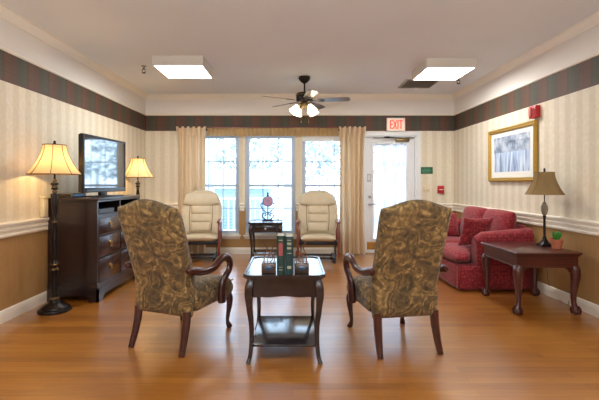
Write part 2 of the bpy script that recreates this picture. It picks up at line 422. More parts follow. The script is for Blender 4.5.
# windows: double hung, three lights wide, muntins behind the glass
for i, (a, b) in enumerate((W1, W2, W3)):
    e = bpy.data.objects.new('window_%d' % (i+1), None); COL.objects.link(e); e['kind'] = 'structure'; e.location = ((a+b)/2, B, 0)
    w = (b-a)/2; z0, z1 = WZ; zm = 1.195
    f = MB(); y0, y1 = .045, .13
    f.rng(-w, -w+.035, y0, y1, z0, z1); f.rng(w-.035, w, y0, y1, z0, z1); f.rng(-w+.035, w-.035, y0, y1, z1-.035, z1); f.rng(-w+.035, w-.035, y0, y1, z0, z0+.03)
    struct('window_frame', f, M['vinyl_frame'], e, smooth=False)
    for nm, ya, yb, za, zb in (('lower_sash', .055, .085, z0+.03, zm+.022), ('upper_sash', .087, .117, zm-.022, z1-.035)):
        s = MB(); ww = w-.035; t = .036
        s.rng(-ww, -ww+t, ya, yb, za, zb); s.rng(ww-t, ww, ya, yb, za, zb); s.rng(-ww+t, ww-t, ya, yb, za, za+t); s.rng(-ww+t, ww-t, ya, yb, zb-t, zb)
        so = struct(nm, s, M['vinyl_frame'], e, smooth=False)
        g = MB(); yc = (ya+yb)/2; g.rng(-ww+t, ww-t, yc-.002, yc+.002, za+t, zb-t); struct('pane', g, M['glass'], so, smooth=False)
        mu = MB()
        for k in (-1, 1): mu.rng(k*ww/3-.008, k*ww/3+.008, yc+.003, yc+.009, za+t, zb-t)
        zc = (za+zb)/2; mu.rng(-ww+t, ww-t, yc+.0031, yc+.0091, zc-.008, zc+.008)
        struct('muntin', mu, M['vinyl_frame'], so, smooth=False)
    sl = MB(); sl.rng(-w-.03, w+.03, -.05, .045, z0-.03, z0, .004); sl.rng(-w-.015, w+.015, -.014, -.0005, z0-.075, z0-.03)
    struct('window_sill', sl, M['trim'], e)
    # blind
    bl = thing('window_blind', ['white slatted blind in the left window, beside the left curtain', 'white slatted blind in the middle window, behind the small clock', 'white slatted blind in the right window, beside the right curtain'][i], 'blind', ((a+b)/2, B+.022, 0), 0, 'slatted window blinds')
    obj('head_rail', MB().rng(-w+.004, w-.004, -.018, .018, z1-(.13 if i == 2 else .04), z1-.002), M['vinyl_frame'], bl, smooth=False)
    s = MB(); z = z1-(.14 if i == 2 else .06)
    tilt = Matrix.Rotation(math.radians(4), 4, 'X')
    while z > z0+.05:
        s.box((0, 0, z), (2*w-.02, .024, .0016), rot=tilt); z -= .026
    so = obj('slats', s, M['blind'], bl, smooth=False)
    obj('bottom_rail', MB().rng(-w+.01, w-.01, -.012, .012, z0+.008, z0+.024), M['vinyl_frame'], bl, smooth=False)
    c = MB()
    for k in (-.6, .6): c.tube([(k*w, -.0135, z1-.04), (k*w, -.0135, z0+.02)], .0012, 5)
    obj('ladder_cord', c, M['vinyl_frame'], bl)

# curtains
def drape(x0, x1, zt, zb, ncyc, amp, y, gather=0, pinch=.14):
    m = MB(); nu = ncyc*10; nv = 16
    def fn(u, v):
        z = zt+(zb-zt)*v; ph = 2*PI*ncyc*u
        a = amp*(.75+.35*math.sin(3.1*u*7+1.3))*(1 if v > .03 else .8)
        k = math.sin(ph); sh = math.copysign(abs(k)**.7, k)
        xx = x0+(x1-x0)*(u+gather*math.sin(PI*v)*(.5-u))+.006*math.sin(5*v+9*u)
        return (xx, y+a*sh+.012*math.sin(4*v+6*u), z)
    m.grid(fn, nu, nv)
    return m
def curtain(name, label, x0, x1, n):
    e = thing(name, label, 'curtain', ((x0+x1)/2, 6.866, 0), 0, 'sand window curtains')
    xm = (x0+x1)/2; d = drape(x0-xm, x1-xm, 2.19, .02, n, .058, 0)
    obj('drape', d, M['curtain'], e)
    h = MB()
    for k in range(n+1):
        xx = x0-xm+(x1-x0)*k/n
        for j in (-1, 0, 1): h.tube([(xx+j*.012, -.062-.008*(1-abs(j)), 2.20), (xx+j*.005, -.07, 2.12), (xx+j*.010, -.062, 2.06)], [.008, .006, .004], 6)
    obj('pinch_pleat', h, M['curtain'], e)
curtain('window_curtain', 'long sand coloured pleated curtain left of the windows', -1.97, -1.50, 5)
curtain('window_curtain', 'long sand coloured pleated curtain right of the windows, beside the glass door', .80, 1.225, 5)
v = drape(-1.49, .79, 2.19, 2.055, 30, .010, 6.93)
tag(obj('window_valance', v, M['valance']), 'short gathered tan valance across the top of the windows', 'valance')
rod = thing('curtain_rod', 'thin reddish brown curtain rod above the valance', 'curtain rod', (-.37, 6.955, 2.2))
obj('rod', MB().tube([(-1.62, 0, 0), (1.62, 0, 0)], .010, 8), M['cherry'], rod)
for sx in (-1.61, 1.61): obj('bracket', MB().rng(sx-.012, sx+.012, 0, .0448, -.015, .015), M['cherry'], rod, smooth=False)

# door
d = bpy.data.objects.new('door_1', None); COL.objects.link(d); d['kind'] = 'structure'; d.location = ((DR[0]+DR[1])/2, B, 0)
w = (DR[1]-DR[0])/2
f = MB(); f.rng(-w-.075, -w, -.018, -.0005, 0, 2.06); f.rng(w, w+.075, -.018, -.0005, 0, 2.06); f.rng(-w-.075, w+.075, -.018, -.0005, 2.06, 2.135)
f.rng(-w, -w+.02, -.0005, T, 0, 2.06); f.rng(w-.02, w, -.0005, T, 0, 2.06); f.rng(-w+.02, w-.02, -.0005, T, 2.04, 2.06)
struct('door_frame', f, M['door'], d, smooth=False)
s = MB(); a = w-.023; y0, y1 = .03, .075; gx = .285; gz0, gz1 = .26, 1.9
s.rng(-a, -gx, y0, y1, .012, 2.037); s.rng(gx, a, y0, y1, .012, 2.037); s.rng(-gx, gx, y0, y1, .012, gz0); s.rng(-gx, gx, y0, y1, gz1, 2.037)
for x0, x1, z0, z1 in ((-gx-.03, -gx, gz0-.03, gz1+.03), (gx, gx+.03, gz0-.03, gz1+.03), (-gx, gx, gz0-.03, gz0), (-gx, gx, gz1, gz1+.03)): s.rng(x0, x1, y0-.012, y0, z0, z1)
slab = struct('door_slab', s, M['door'], d, smooth=False)
struct('pane', MB().rng(-gx, gx, .05, .055, gz0, gz1), M['glass'], slab, smooth=False)
mu = MB()
for k in (1, 2, 3, 4):
    zz = gz0+(gz1-gz0)*k/5; mu.rng(-gx, gx, .040, .049, zz-.008, zz+.008)
for k in (-1, 1): mu.rng(k*gx/3-.008, k*gx/3+.008, .0401, .0491, gz0, gz1)
struct('muntin', mu, M['door'], slab, smooth=False)
hx = -.355
hd = MB(); hd.lathe([(.03, 0), (.03, .008), (.012, .012), (.012, .045)], n=16, mat=Matrix.Rotation(PI/2, 4, 'X'), c=(hx, y0, .87)); hd.tube([(hx, y0-.045, .87), (hx+.05, y0-.048, .87), (hx+.115, y0-.046, .868)], [.011, .009, .008], 8)
struct('handle', hd, M['steel'], d)
struct('deadbolt', MB().lathe([(.026, 0), (.026, .010), (.012, .016), (.0, .018)], n=16, mat=Matrix.Rotation(PI/2, 4, 'X'), c=(hx, y0, 1.0)), M['steel'], d)
struct('kick_plate', MB().rng(-a+.03, a-.03, y0-.003, y0, .07, .205), M['brass'], d, smooth=False)
struct('threshold', MB().rng(-w+.02, w-.02, 0, T, .0, .011), M['brass'], d, smooth=False)
cl = MB(); cl.rng(.10, .33, y0-.055, y0, 1.965, 2.02, .006); struct('door_closer', cl, M['goldband'], d)
ca = MB(); ca.tube([(.22, -.03, 2.025), (-.12, -.10, 2.03)], .009, 6); ca.tube([(-.12, -.10, 2.03), (-.02, -.02, 2.045)], .008, 6); ca.rng(-.30, .42, y0-.05, y0-.035, 2.022, 2.034)
struct('closer_arm', ca, M['bronze'], d)
cxd = (DR[0]+DR[1])/2
sc = drape(cxd-.285, cxd+.285, 1.93, .40, 11, .008, B+.001, 0)
tag(obj('door_curtain', sc, M['sheer']), 'sheer white curtain covering the glass of the exit door', 'curtain')
pl = thing('push_sign', 'small pale grey plate on the exit door above the handle', 'sign', (cxd-.365, B+.029, 1.33))
obj('plate', MB().rng(-.035, .035, -.003, 0, -.07, .07), plain('pale_plate', lin(168, 176, 190), .5), pl, smooth=False)
obj('marking', MB().rng(-.022, .022, -.0035, -.003, -.04, .05), M['lighthousing'], pl, smooth=False)

# exit sign with letters
ex = thing('exit_sign', 'lit exit sign with red letters above the glass door', 'sign', ((395-293)/57, B-.001, 2.255))
obj('housing', MB().rng(-.16, .16, -.05, 0, -.118, .118, .006), M['white'], ex)
obj('face_plate', MB().rng(-.145, .145, -.053, -.05, -.10, .10), M['exitface'], ex, smooth=False)
t = MB(); yl, yh = -.057, -.053
def stroke(x0, x1, z0, z1): t.rng(x0, x1, yl, yh, z0, z1)
s0 = -.075; hh = .075
stroke(-.105, -.087, -hh, hh)
for zz in (-hh, -.009, hh-.018): stroke(-.087, -.055, zz, zz+.018)
for sg in (-1, 1): t.box((-.018, (yl+yh)/2, 0), (.018, yh-yl, .158), rot=Matrix.Rotation(sg*.36, 4, 'Y'))
stroke(.024, .042, -hh, hh); stroke(.076, .094, -hh, hh-.018); stroke(.053, .117, hh-.018, hh)
obj('letters', t, M['exitred'], ex, smooth=False)
gs = thing('wall_sign', 'small dark green sign on the back wall right of the door', 'sign', ((426-293)/57, B-.0005, 1.46))
obj('plate', MB().rng(-.112, .112, -.006, 0, -.06, .06, .002), M['green'], gs)
lt = MB()
for z, x0, x1 in ((.022, -.045, .06), (-.006, -.085, .085), (-.03, -.07, .05)): lt.rng(x0, x1, -.0068, -.006, z-.005, z+.005)
obj('lettering', lt, plain('pale_green_lettering', lin(96, 150, 122), .5), gs, smooth=False)
sw = thing('light_switch', 'almond double light switch plate under the green sign', 'light switch', ((426-293)/57, B-.0005, 1.14))
obj('plate', MB().rng(-.058, .058, -.006, 0, -.06, .06, .003), M['almond'], sw)
for k in (-1, 1): obj('toggle', MB().rng(k*.023-.005, k*.023+.005, -.016, -.006, -.004, .014), M['white'], sw, smooth=False)
fp = thing('fire_pull_station', 'red fire alarm pull station on the back wall right of the light switch', 'fire alarm', ((440-293)/57, B-.0005, 1.125))  # wall-mounted manual pull station
obj('box', MB().rng(-.055, .055, -.04, 0, -.065, .065, .005), M['red'], fp)
obj('handle', MB().rng(-.035, .035, -.052, -.04, -.006, .006), M['white'], fp, smooth=False)
st = thing('fire_strobe', 'red fire alarm strobe high on the right wall above the picture', 'fire alarm', (R-.0005, 4.62, 2.06))
obj('box', MB().rng(-.06, 0, -.065, .065, -.07, .07, .006), M['red'], st)
obj('lens', MB().rng(-.078, -.06, .005, .045, -.05, .05, .008), plain('clear_lens', lin(214, 120, 120), .15), st)
obj('grille', MB().rng(-.064, -.06, -.05, -.005, -.04, .04), plain('dark_red_grille', lin(140, 16, 26), .5), st, smooth=False)

# framed picture on the right wall
pf = thing('framed_picture', 'gold framed blue toned picture with white mat on the right wall', 'picture', (R-.0005, 5.155, 1.615))
hw, hh = .555, .355
f = MB(); fw = .052
pr = [(0, 0), (-.03, 0), (-.04, .012), (-.03, .03), (-.034, .042), (-.02, fw), (0, fw)]  # (out, inward)
for k in range(4):
    def mk(sgn, k=k):
        def g(o, i):
            if k == 0: return (o, sgn*(hw-i), hh-i)
            if k == 1: return (o, sgn*(hw-i), -hh+i)
            if k == 2: return (o, hw-i, sgn*(hh-i))
            return (o, -hw+i, sgn*(hh-i))
        return g
    f.prism(pr, mk(-1), mk(1))
obj('frame', f, M['gold'], pf, smooth=False)
obj('mat_board', MB().rng(-.010, -.001, -hw+fw, hw-fw, -hh+fw, hh-fw), M['mat_board'], pf, smooth=False)
obj('print', MB().rng(-.012, -.010, -hw+fw+.085, hw-fw-.075, -hh+fw+.075, hh-fw-.06), M['photo'], pf, smooth=False)

# ceiling fixtures
def panel_light(x, y, label):
    e = thing('ceiling_light', label, 'ceiling light', (x, y, H), 0, 'square ceiling light boxes')
    f = MB(); w = .31; t = .016; h = .118
    f.rng(-w, w, -w, w, -.02, -.0005)
    f.rng(-w, -w+t, -w, w, -h, -.02); f.rng(w-t, w, -w, w, -h, -.02); f.rng(-w+t, w-t, -w, -w+t, -h, -.02); f.rng(-w+t, w-t, w-t, w, -h, -.02)
    obj('housing', f, M['lighthousing'], e, smooth=False)
    obj('diffuser', MB().rng(-w+t, w-t, -w+t, w-t, -h+.002, -h+.012), M['panel'], e, smooth=False)
panel_light(-1.40, 5.16, 'square white ceiling light box left of the ceiling fan')
panel_light(1.96, 5.25, 'square white ceiling light box right of the ceiling fan')
vt = thing('air_vent', 'grey square air vent on the ceiling behind the right light box', 'air vent', (1.945, 6.21, H))
m = MB(); w = .255
for x0, x1, y0, y1 in ((-w, -w+.025, -w, w), (w-.025, w, -w, w), (-w+.025, w-.025, -w, -w+.025), (-w+.025, w-.025, w-.025, w)): m.rng(x0, x1, y0, y1, -.014, -.0005)
obj('frame', m, M['vent'], vt, smooth=False)
m = MB(); k = -w+.045
while k < w-.03: m.box((0, k, -.009), (2*w-.05, .026, .002), rot=Matrix.Rotation(.5, 4, 'X')); k += .027
obj('louvres', m, M['vent'], vt, smooth=False)
obj('backing', MB().rng(-w+.025, w-.025, -w+.025, w-.025, -.002, -.0005), M['vent'], vt, smooth=False)
def sprinkler(x, y, label):
    e = thing('fire_sprinkler', label, 'sprinkler', (x, y, H), 0, 'ceiling fire sprinklers')
    obj('escutcheon', MB().lathe([(.035, -.0005), (.035, -.006), (.02, -.012), (.012, -.03)], n=16), M['vent'], e)
    b = MB().lathe([(.009, -.02), (.009, -.05)], n=8)
    for s in (-1, 1): b.tube([(0, 0, -.035), (s*.022, 0, -.05), (s*.018, 0, -.075), (0, 0, -.09)], .004, 6)
    obj('frame', b, M['bronze'], e)
    obj('deflector', MB().lathe([(.026, -.09), (.026, -.094), (.006, -.098)], n=14), M['bronze'], e)
sprinkler(-1.97, 5.28, 'small ceiling sprinkler head left of the left light box')
sprinkler(2.42, 5.85, 'small ceiling sprinkler head right of the right light box')

# ceiling fan
fan = thing('ceiling_fan', 'five blade ceiling fan with four lit glass shades, dark bronze', 'ceiling fan', (.167, 5.83, H))
obj('canopy', MB().lathe([(.085, -.0005), (.085, -.02), (.078, -.045), (.05, -.075), (.03, -.09), (.014, -.095)], n=24), M['bronze'], fan)
obj('downrod', MB().lathe([(.012, -.09), (.012, -.225)], n=10), M['bronze'], fan)
obj('motor_housing', MB().lathe([(.02, -.215), (.06, -.225), (.115, -.24), (.125, -.262), (.118, -.28), (.125, -.295), (.12, -.345), (.10, -.37), (.06, -.38)], n=28), M['bronze'], fan)
obj('motor_band', MB().lathe([(.127, -.262), (.131, -.27), (.127, -.278)], n=28), M['goldband'], fan)
obj('switch_housing', MB().lathe([(.055, -.378), (.06, -.40), (.058, -.43), (.045, -.455), (.02, -.465)], n=20), M['goldband'], fan)
for k in range(5):
    a = math.radians(-9+72*k); rot = Matrix.Rotation(a, 4, 'Z'); pit = Matrix.Rotation(math.radians(-12), 4, 'X')
    m = MB(); P = [(.20, -.055), (.55, -.070), (.63, -.066), (.655, -.04), (.66, 0), (.655, .04), (.63, .066), (.55, .070), (.20, .055), (.185, .03), (.185, -.03)]
    g = lambda zz: (lambda x, y: rot @ (pit @ Vector((x, y, zz)) + Vector((0, 0, -.345))))
    m.prism(P, g(-.003), g(.003)); bl = obj('blade', m, M['fanblade'], fan, smooth=False)
    m = MB(); Q = [(.10, -.018), (.17, -.014), (.20, -.04), (.27, -.045), (.30, 0), (.27, .045), (.20, .04), (.17, .014), (.10, .018)]
    m.prism(Q, g(-.009), g(-.0032)); obj('blade_iron', m, M['bronze'], bl, smooth=False)
for k in range(4):
    a = math.radians(35+90*k); c, s = math.cos(a), math.sin(a)
    tilt = Matrix.Rotation(a, 4, 'Z') @ Matrix.Rotation(math.radians(-32), 4, 'Y')
    m = MB(); m.tube([(c*.04, s*.04, -.42), (c*.09, s*.09, -.40), (c*.115, s*.115, -.415)], .009, 8); m.lathe([(.012, .0), (.03, -.012), (.03, -.03)], c=(c*.115, s*.115, -.41), n=14, mat=tilt)
    arm = obj('light_arm', m, M['goldband'], fan)
    m = MB(); m.lathe([(.028, -.025), (.036, -.05), (.05, -.085), (.062, -.115), (.074, -.135), (.070, -.1345), (.046, -.085), (.0, -.045)], c=(c*.115, s*.115, -.41), n=20, mat=tilt)
    obj('glass_shade', m, M['bulbglass'], arm)
for x, y in ((-.05, -.045), (.06, -.04)):
    m = MB(); m.tube([(x, y, -.43), (x, y, -.66)], .0022, 5); m.sphere((x, y, -.665), .008, (1, 1, 1.6), 8, 6); obj('pull_chain', m, M['brass'], fan)

# ------------------------------------------------------------------ furniture
def make_armchair(label, loc, rz):
    e = thing('armchair', label, 'armchair', loc, rz, 'tapestry armchairs with gooseneck arms')
    # back, outer face leaning from mid height
    def back(T, y_off, sx, z0, dz):
        def P(u, v):
            vv = (v+1)/2; x = u*(.262-.008*(1-vv))*sx
            zt = 1.065+.062*(math.cos(PI*u*.98)*.5+.5)**.8-dz
            z = z0+vv*(zt-z0); k = max(0, z-.52)
            return (x, -.235-.30*k-.09*k*k+y_off, z), (0, .97, .22)
        return MB().pad(P, T, 18, 22, 14, 14)
    bk = obj('backrest', back(.055, 0, 1, .258, 0), M['tapestry'], e, ang=60)
    obj('back_cushion', back(.05, .055, .88, .44, .03), M['tapestry'], bk, ang=60)
    def S(u, v):
        y = -.20+(v+1)/2*.54; return (u*.268, y, .362+.022*(1-u*u)*(1-v*v)-.02*max(0, v)), (0, 0, 1)
    obj('seat', MB().pad(S, .098, 16, 16, 16, 16), M['tapestry'], e, ang=60)
    for sx in (-1, 1): obj('seat_welt', MB().tube(smoothpath([(sx*.268, -.19, .41), (sx*.268, .33, .41)], 2), .005, 6), M['tapestry'], e)
    for s in (-1, 1):
        pth = [(s*.278, -.335, .615), (s*.280, -.31, .612), (s*.286, -.25, .600), (s*.293, -.17, .580), (s*.298, -.07, .577), (s*.303, -.01, .590), (s*.307, .045, .622), (s*.309, .105, .640), (s*.310, .170, .628), (s*.309, .208, .580), (s*.306, .198, .522), (s*.302, .150, .480), (s*.297, .118, .43), (s*.292, .115, .36), (s*.286, .12, .275)]
        pp = smoothpath(pth, 5)
        obj('armrest', MB().tube(pp, [(r, r*1.15) for r in interp([.012, .024, .026, .025, .026, .027, .027, .027, .027, .026, .025, .025, .028, .032, .032], len(pp))], 10), M['chairwood'], e)
        # back leg: sabre
        zl = [.305, .2, .1, 0]
        obj('back_leg', MB().tube([(s*.222, -.255, .30), (s*.223, -.268, .20), (s*.226, -.295, .10), (s*.230, -.332, 0)], [(.030, .030), (.028, .028), (.024, .024), (.020, .020)], 8, power=6), M['chairwood'], e)
        # front leg: cabriole with pad foot
        fp = smoothpath([(s*.232, .292, .31), (s*.245, .306, .26), (s*.246, .308, .20), (s*.238, .30, .12), (s*.233, .296, .06), (s*.238, .306, .025), (s*.244, .318, .004)], 4)
        obj('front_leg', MB().tube(fp, interp([.026, .033, .026, .018, .015, .022, .024], len(fp)), 10), M['chairwood'], e)
    return e
make_armchair('tapestry armchair left of the coffee table, seen from behind', (-.888, 3.243, 0), math.radians(-21.5))
make_armchair('tapestry armchair right of the coffee table, seen from behind', (.784, 3.185, 0), math.radians(10))

def make_table(label, loc, w, dp, h, group=None, drawer=True):
    e = thing('coffee_table' if not drawer else 'side_table', label, 'table', loc, 0, group)
    hw, hd = w/2, dp/2; c = .045
    oct_ = lambda a, b, c: [(-a+c, -b), (a-c, -b), (a, -b+c), (a, b-c), (a-c, b), (-a+c, b), (-a, b-c), (-a, -b+c)]
    m = MB(); f = lambda z: (lambda x, y: (x, y, z))
    m.prism(oct_(hw, hd, c), f(h-.02), f(h-.004)); m.prism(oct_(hw-.012, hd-.012, c), f(h-.032), f(h-.02))
    top = obj('table_top', m, M['tabletop'], e, smooth=False)
    r = MB(); o = oct_(hw, hd, c); i = oct_(hw-.014, hd-.014, c-.004)
    for k in range(8):
        k2 = (k+1) % 8; q = [o[k], o[k2], i[k2], i[k]]; r.prism(q, f(h-.004), f(h+.004))
    obj('rim', r, M['tablewood'], top, smooth=False)
    ax, ay = hw-.05, hd-.05; z0 = h-.16
    m = MB()
    pts = [(-ax, h-.032), (-ax, z0)]+[(-ax+2*ax*t/14, z0+(.004+.004*math.cos(2*PI*(t/14-.5)*2) if .12 < t/14 < .88 else 0)*(1 if .12 < t/14 < .88 else 0)) for t in range(1, 14) if not drawer]+[(ax, z0), (ax, h-.032)]
    for yy in (-ay, ay-.018): m.prism(pts, lambda x, z, yy=yy: (x, yy, z), lambda x, z, yy=yy: (x, yy+.018, z))
    for xx in (-ax, ax-.018): m.rng(xx, xx+.018, -ay+.018, ay-.018, z0, h-.032)
    obj('apron', m, M['tablewood'], e, smooth=False)
    for sx in (-1, 1):
        for sy in (-1, 1):
            X, Y = sx*(hw-.052), sy*(hd-.052)
            q = [(0, h-.033), (.010, h-.08), (.013, h-.14), (.007, h-.24), (-.004, h-.36), (-.004, .14), (.004, .05), (.018, 0)]
            pp = smoothpath([(X+sx*d_, Y+sy*d_, z) for d_, z in q], 4)
            obj('leg', MB().tube(pp, interp([.024, .029, .029, .022, .017, .0155, .015, .016], len(pp)), 12, power=4), M['tablewood'], e)
    obj('lower_shelf', MB().rng(-ax+.008, ax-.008, -ay+.008, ay-.008, .105, .122, .003), M['tabletop'], e)
    if drawer:
        dr = obj('drawer', MB().rng(-ax+.06, ax-.06, -ay-.008, -ay, z0+.028, h-.045, .003), M['tablewood'], e)
        obj('knob', MB().lathe([(.007, 0), (.007, .012), (.015, .018), (.016, .026), (.009, .032), (0, .034)], c=(0, -ay-.008, h-.10), n=14, mat=Matrix.Rotation(PI/2, 4, 'X')), M['steel'], dr)
    return e
make_table('small dark coffee table with lower shelf between the two tapestry armchairs', (-.06, 3.07, 0), .566, .72, .61, drawer=False)
make_table('small dark side table with one drawer under the middle window', (-.437, 6.54, 0), .55, .52, .615)

# books and bookends on the coffee table
def book(label, x, y, th, hh, dp, cover, lab):
    e = thing('book', label, 'book', (x, y, .6065), 0, 'books standing on the coffee table')
    m = MB(); m.rng(-th/2, -th/2+.004, .003, dp, 0, hh); m.rng(th/2-.004, th/2, .003, dp, 0, hh)
    sp = [(-th/2, .006), (-th/2, .002), (-th/4, -.005), (0, -.007), (th/4, -.005), (th/2, .002), (th/2, .006)]
    m.prism(sp, lambda a, b: (a, b, 0), lambda a, b: (a, b, hh)); obj('cover', m, cover, e, smooth=False)
    obj('page_block', MB().rng(-th/2+.004, th/2-.004, .006, dp-.006, .004, hh-.004), M['pages'], e, smooth=False)
    for z0, z1, mt in lab:
        s2 = [(a*.86, b-.0012) for a, b in sp[1:-1]]+[(a*.86, b+.001) for a, b in sp[1:-1]][::-1]
        m = MB(); m.prism(s2, lambda a, b: (a, b, z0), lambda a, b: (a, b, z1)); obj('spine_label', m, mt, e, smooth=False)
book('thick green book with a faded red spine label, left of the pair', -.085, 2.77, .054, .268, .19, M['cover_green'], [(.13, .218, M['booklabel']), (.03, .036, M['bookgold']), (.05, .054, M['bookgold']), (.235, .24, M['bookgold'])])
book('dark teal book with pale stamping on its spine, right of the pair', -.026, 2.77, .056, .262, .19, M['cover_teal'], [(.175, .19, M['bookgold']), (.205, .222, M['bookgold']), (.04, .06, M['bookgold']), (.145, .15, M['bookgold']), (.235, .24, M['bookgold'])])
def bookend(label, x, s):
    e = thing('bookend', label, 'bookend', (x, 2.86, .6065), 0, 'wooden bookends with copper wire figures')
    obj('base_block', MB().rng(-.05, .05, -.05, .06, 0, .065, .006), M['blockwood'], e)
    obj('inset', MB().lathe([(.03, 0), (.03, .003), (.024, .005), (0, .006)], n=20, mat=Matrix.Rotation(PI/2, 4, 'X') @ Matrix.Diagonal((1, .55, 1, 1)), c=(0, -.05, .036)), M['inset'], e)
    m = MB()
    m.tube(smoothpath([(-s*.035, 0, .065), (-s*.03, 0, .12), (-s*.012, 0, .17), (-s*.03, 0, .21)]), .0045, 6)
    m.tube(smoothpath([(s*.01, .01, .065), (s*.03, .01, .10), (s*.015, .01, .14), (-s*.005, .01, .115), (s*.012, .01, .09)]), .004, 6)
    m.tube(smoothpath([(-s*.01, -.01, .065), (-s*.005, -.01, .10), (s*.02, -.01, .15), (s*.034, -.01, .20)]), .0035, 6)
    m.tube(smoothpath([(s*.036, 0, .065), (s*.042, 0, .11), (s*.036, 0, .15)]), .004, 6)
    obj('wire_figure', m, M['copper'], e)
bookend('wooden bookend with wire figure left of the two books', -.1725, 1)
bookend('wooden bookend with wire figure right of the two books', .0625, -1)

# clock ornament on the window table
ck = thing('table_clock', 'ornament clock with mauve round face on dark scrolled stand', 'clock', (-.405, 6.45, .6195))
m = MB(); m.rng(-.09, .09, -.045, .045, 0, .018, .004); m.rng(-.07, .07, -.035, .035, .018, .034, .004)
obj('base', m, M['iron'], ck)
m = MB(); m.tube([(0, 0, .03), (0, 0, .25)], .008, 8); m.sphere((0, 0, .12), .018)
for s in (-1, 1):
    m.tube(smoothpath([(s*.03, 0, .032), (s*.085, 0, .07), (s*.085, 0, .12), (s*.045, 0, .135), (s*.03, 0, .10), (s*.055, 0, .09)]), .009, 6)
    m.tube(smoothpath([(s*.008, 0, .14), (s*.05, 0, .165), (s*.10, 0, .22), (s*.115, 0, .27), (s*.095, 0, .30), (s*.085, 0, .275)]), .009, 6)
obj('scroll_stand', m, M['iron'], ck)
rx = Matrix.Rotation(PI/2, 4, 'X')
obj('rim', MB().lathe([(.07, -.02), (.082, -.015), (.086, 0), (.082, .015), (.072, .02)], n=28, mat=rx, c=(0, 0, .325)), M['clockrim'], ck)
fc = obj('face', MB().lathe([(.07, .0), (.07, .0215), (.03, .0235), (.0, .024)], n=28, mat=rx, c=(0, 0, .325)), M['clockface'], ck)
obj('hands', MB().box((0, -.026, .34), (.006, .003, .035)).box((.014, -.026, .33), (.03, .003, .005)), M['iron'], fc, smooth=False)
obj('finial', MB().lathe([(.012, .405), (.02, .42), (.012, .435), (.018, .45), (.01, .468), (0, .478)], n=12), M['iron'], ck)

# gliders
def make_glider(label, loc, rz):
    e = thing('glider_chair', label, 'rocking chair', loc, rz, 'beige glider rockers by the windows')
    # local front is -Y
    def Bk(u, v):
        vv = (v+1)/2; z = .40+vv*.72; k = vv
        wdt = .268+.062*math.sin(PI*min(1, .04+vv*.92))-.20*max(0, vv-.72)**1.4
        y = .10+.20*vv+.05*vv*vv
        z2 = z-.075*abs(u)**3.2*max(0, vv-.6)/.4
        return (u*wdt, y-.055*(abs(u)**3), z2), (0, -.96, .27)
    bk = obj('backrest', MB().pad(Bk, lambda u, v: .075+.012*math.cos(u*PI), 18, 24, 5, 8), M['vinyl'], e, ang=70)
    # head pillow and tufted centre panel
    def Hd(u, v):
        vv = (v+1)/2; z = .90+vv*.20-.05*(1-u*u)*(1-vv)-.055*abs(u)**3*vv; k = (z-.40)/.72
        return (u*(.292-.03*vv), .10+.20*k+.05*k*k-.072-.05*abs(u)**3, z), (0, -.96, .27)
    obj('head_pillow', MB().pad(Hd, .045, 16, 10, 4, 3), M['vinyl'], bk, ang=70)
    for z0, z1 in ((.46, .60), (.60, .735), (.735, .87)):
        def Tf(u, v, z0=z0, z1=z1):
            z = z0+(v+1)/2*(z1-z0); k = (z-.40)/.72
            return (u*(.155+.02*k), .10+.20*k+.05*k*k-.078, z), (0, -.96, .27)
        obj('tufted_panel', MB().pad(Tf, .028, 12, 8, 5, 4), M['vinyl'], bk, ang=70)
    for s in (-1, 1):
        pts = []
        for t in range(9):
            z = .47+.42*t/8; k = (z-.40)/.72
            pts.append((s*(.165+.02*k+.012*math.sin(PI*t/8)), .10+.20*k+.05*k*k-.086, z))
        obj('piping', MB().tube(pts, .006, 6), M['seam'], bk)
    def St(u, v): return (u*.275, -.23+(v+1)/2*.46, .372-.03*(v+1)/2+.015*(1-u*u)), (0, 0, 1)
    obj('seat_cushion', MB().pad(St, .058, 16, 16, 7, 7), M['vinyl'], e, ang=70)
    for s in (-1, 1):
        X = s*.315
        a = MB(); a.pad(lambda u, v: ((X+u*.033*(1-.1*v), -.245+(v+1)/2*.50, .635+.01*v), (0, 0, 1)), .015, 8, 12, 6, 6)
        ar = obj('armrest', a, M['cherry'], e, ang=60)
        obj('front_post', MB().rng(X-.018, X+.018, -.225, -.165, .10, .625, .006), M['cherry'], e)
        obj('rear_post', MB().rng(X-.018, X+.018, .145, .20, .22, .625, .006), M['cherry'], e)
        obj('side_rail', MB().rng(X-.016, X+.016, -.165, .145, .26, .32, .005), M['cherry'], e)
        obj('glide_link', MB().box((s*.272, -.10, .20), (.012, .03, .24), .004).box((s*.272, .14, .20), (.012, .03, .24), .004), M['darkmetal'], e)
        obj('base_runner', MB().rng(s*.245-.022, s*.245+.022, -.24, .26, .045, .085, .008).rng(s*.245-.02, s*.245+.02, -.23, -.17, 0, .045, .004).rng(s*.245-.02, s*.245+.02, .19, .25, 0, .045, .004), M['darkmetal'], e)
    obj('seat_frame', MB().rng(-.297, .297, -.19, -.15, .275, .325, .004).rng(-.297, .297, .15, .19, .275, .325, .004).rng(-.12, .12, -.15, .15, .285, .31), M['darkmetal'], e)
    for y in (-.16, .13): obj('base_crossbar', MB().rng(-.223, .223, y, y+.05, .05, .08, .004), M['darkmetal'], e)
    return e
make_glider('beige padded glider rocker left of the window table', (-1.49, 6.42, 0), math.radians(6))
make_glider('beige padded glider rocker right of the window table, by the right curtain', (.40, 6.40, 0), math.radians(-2))

# sofa
so = thing('loveseat', 'red patterned loveseat with skirt against the right wall', 'sofa', (2.34, 5.40, 0), math.radians(90))
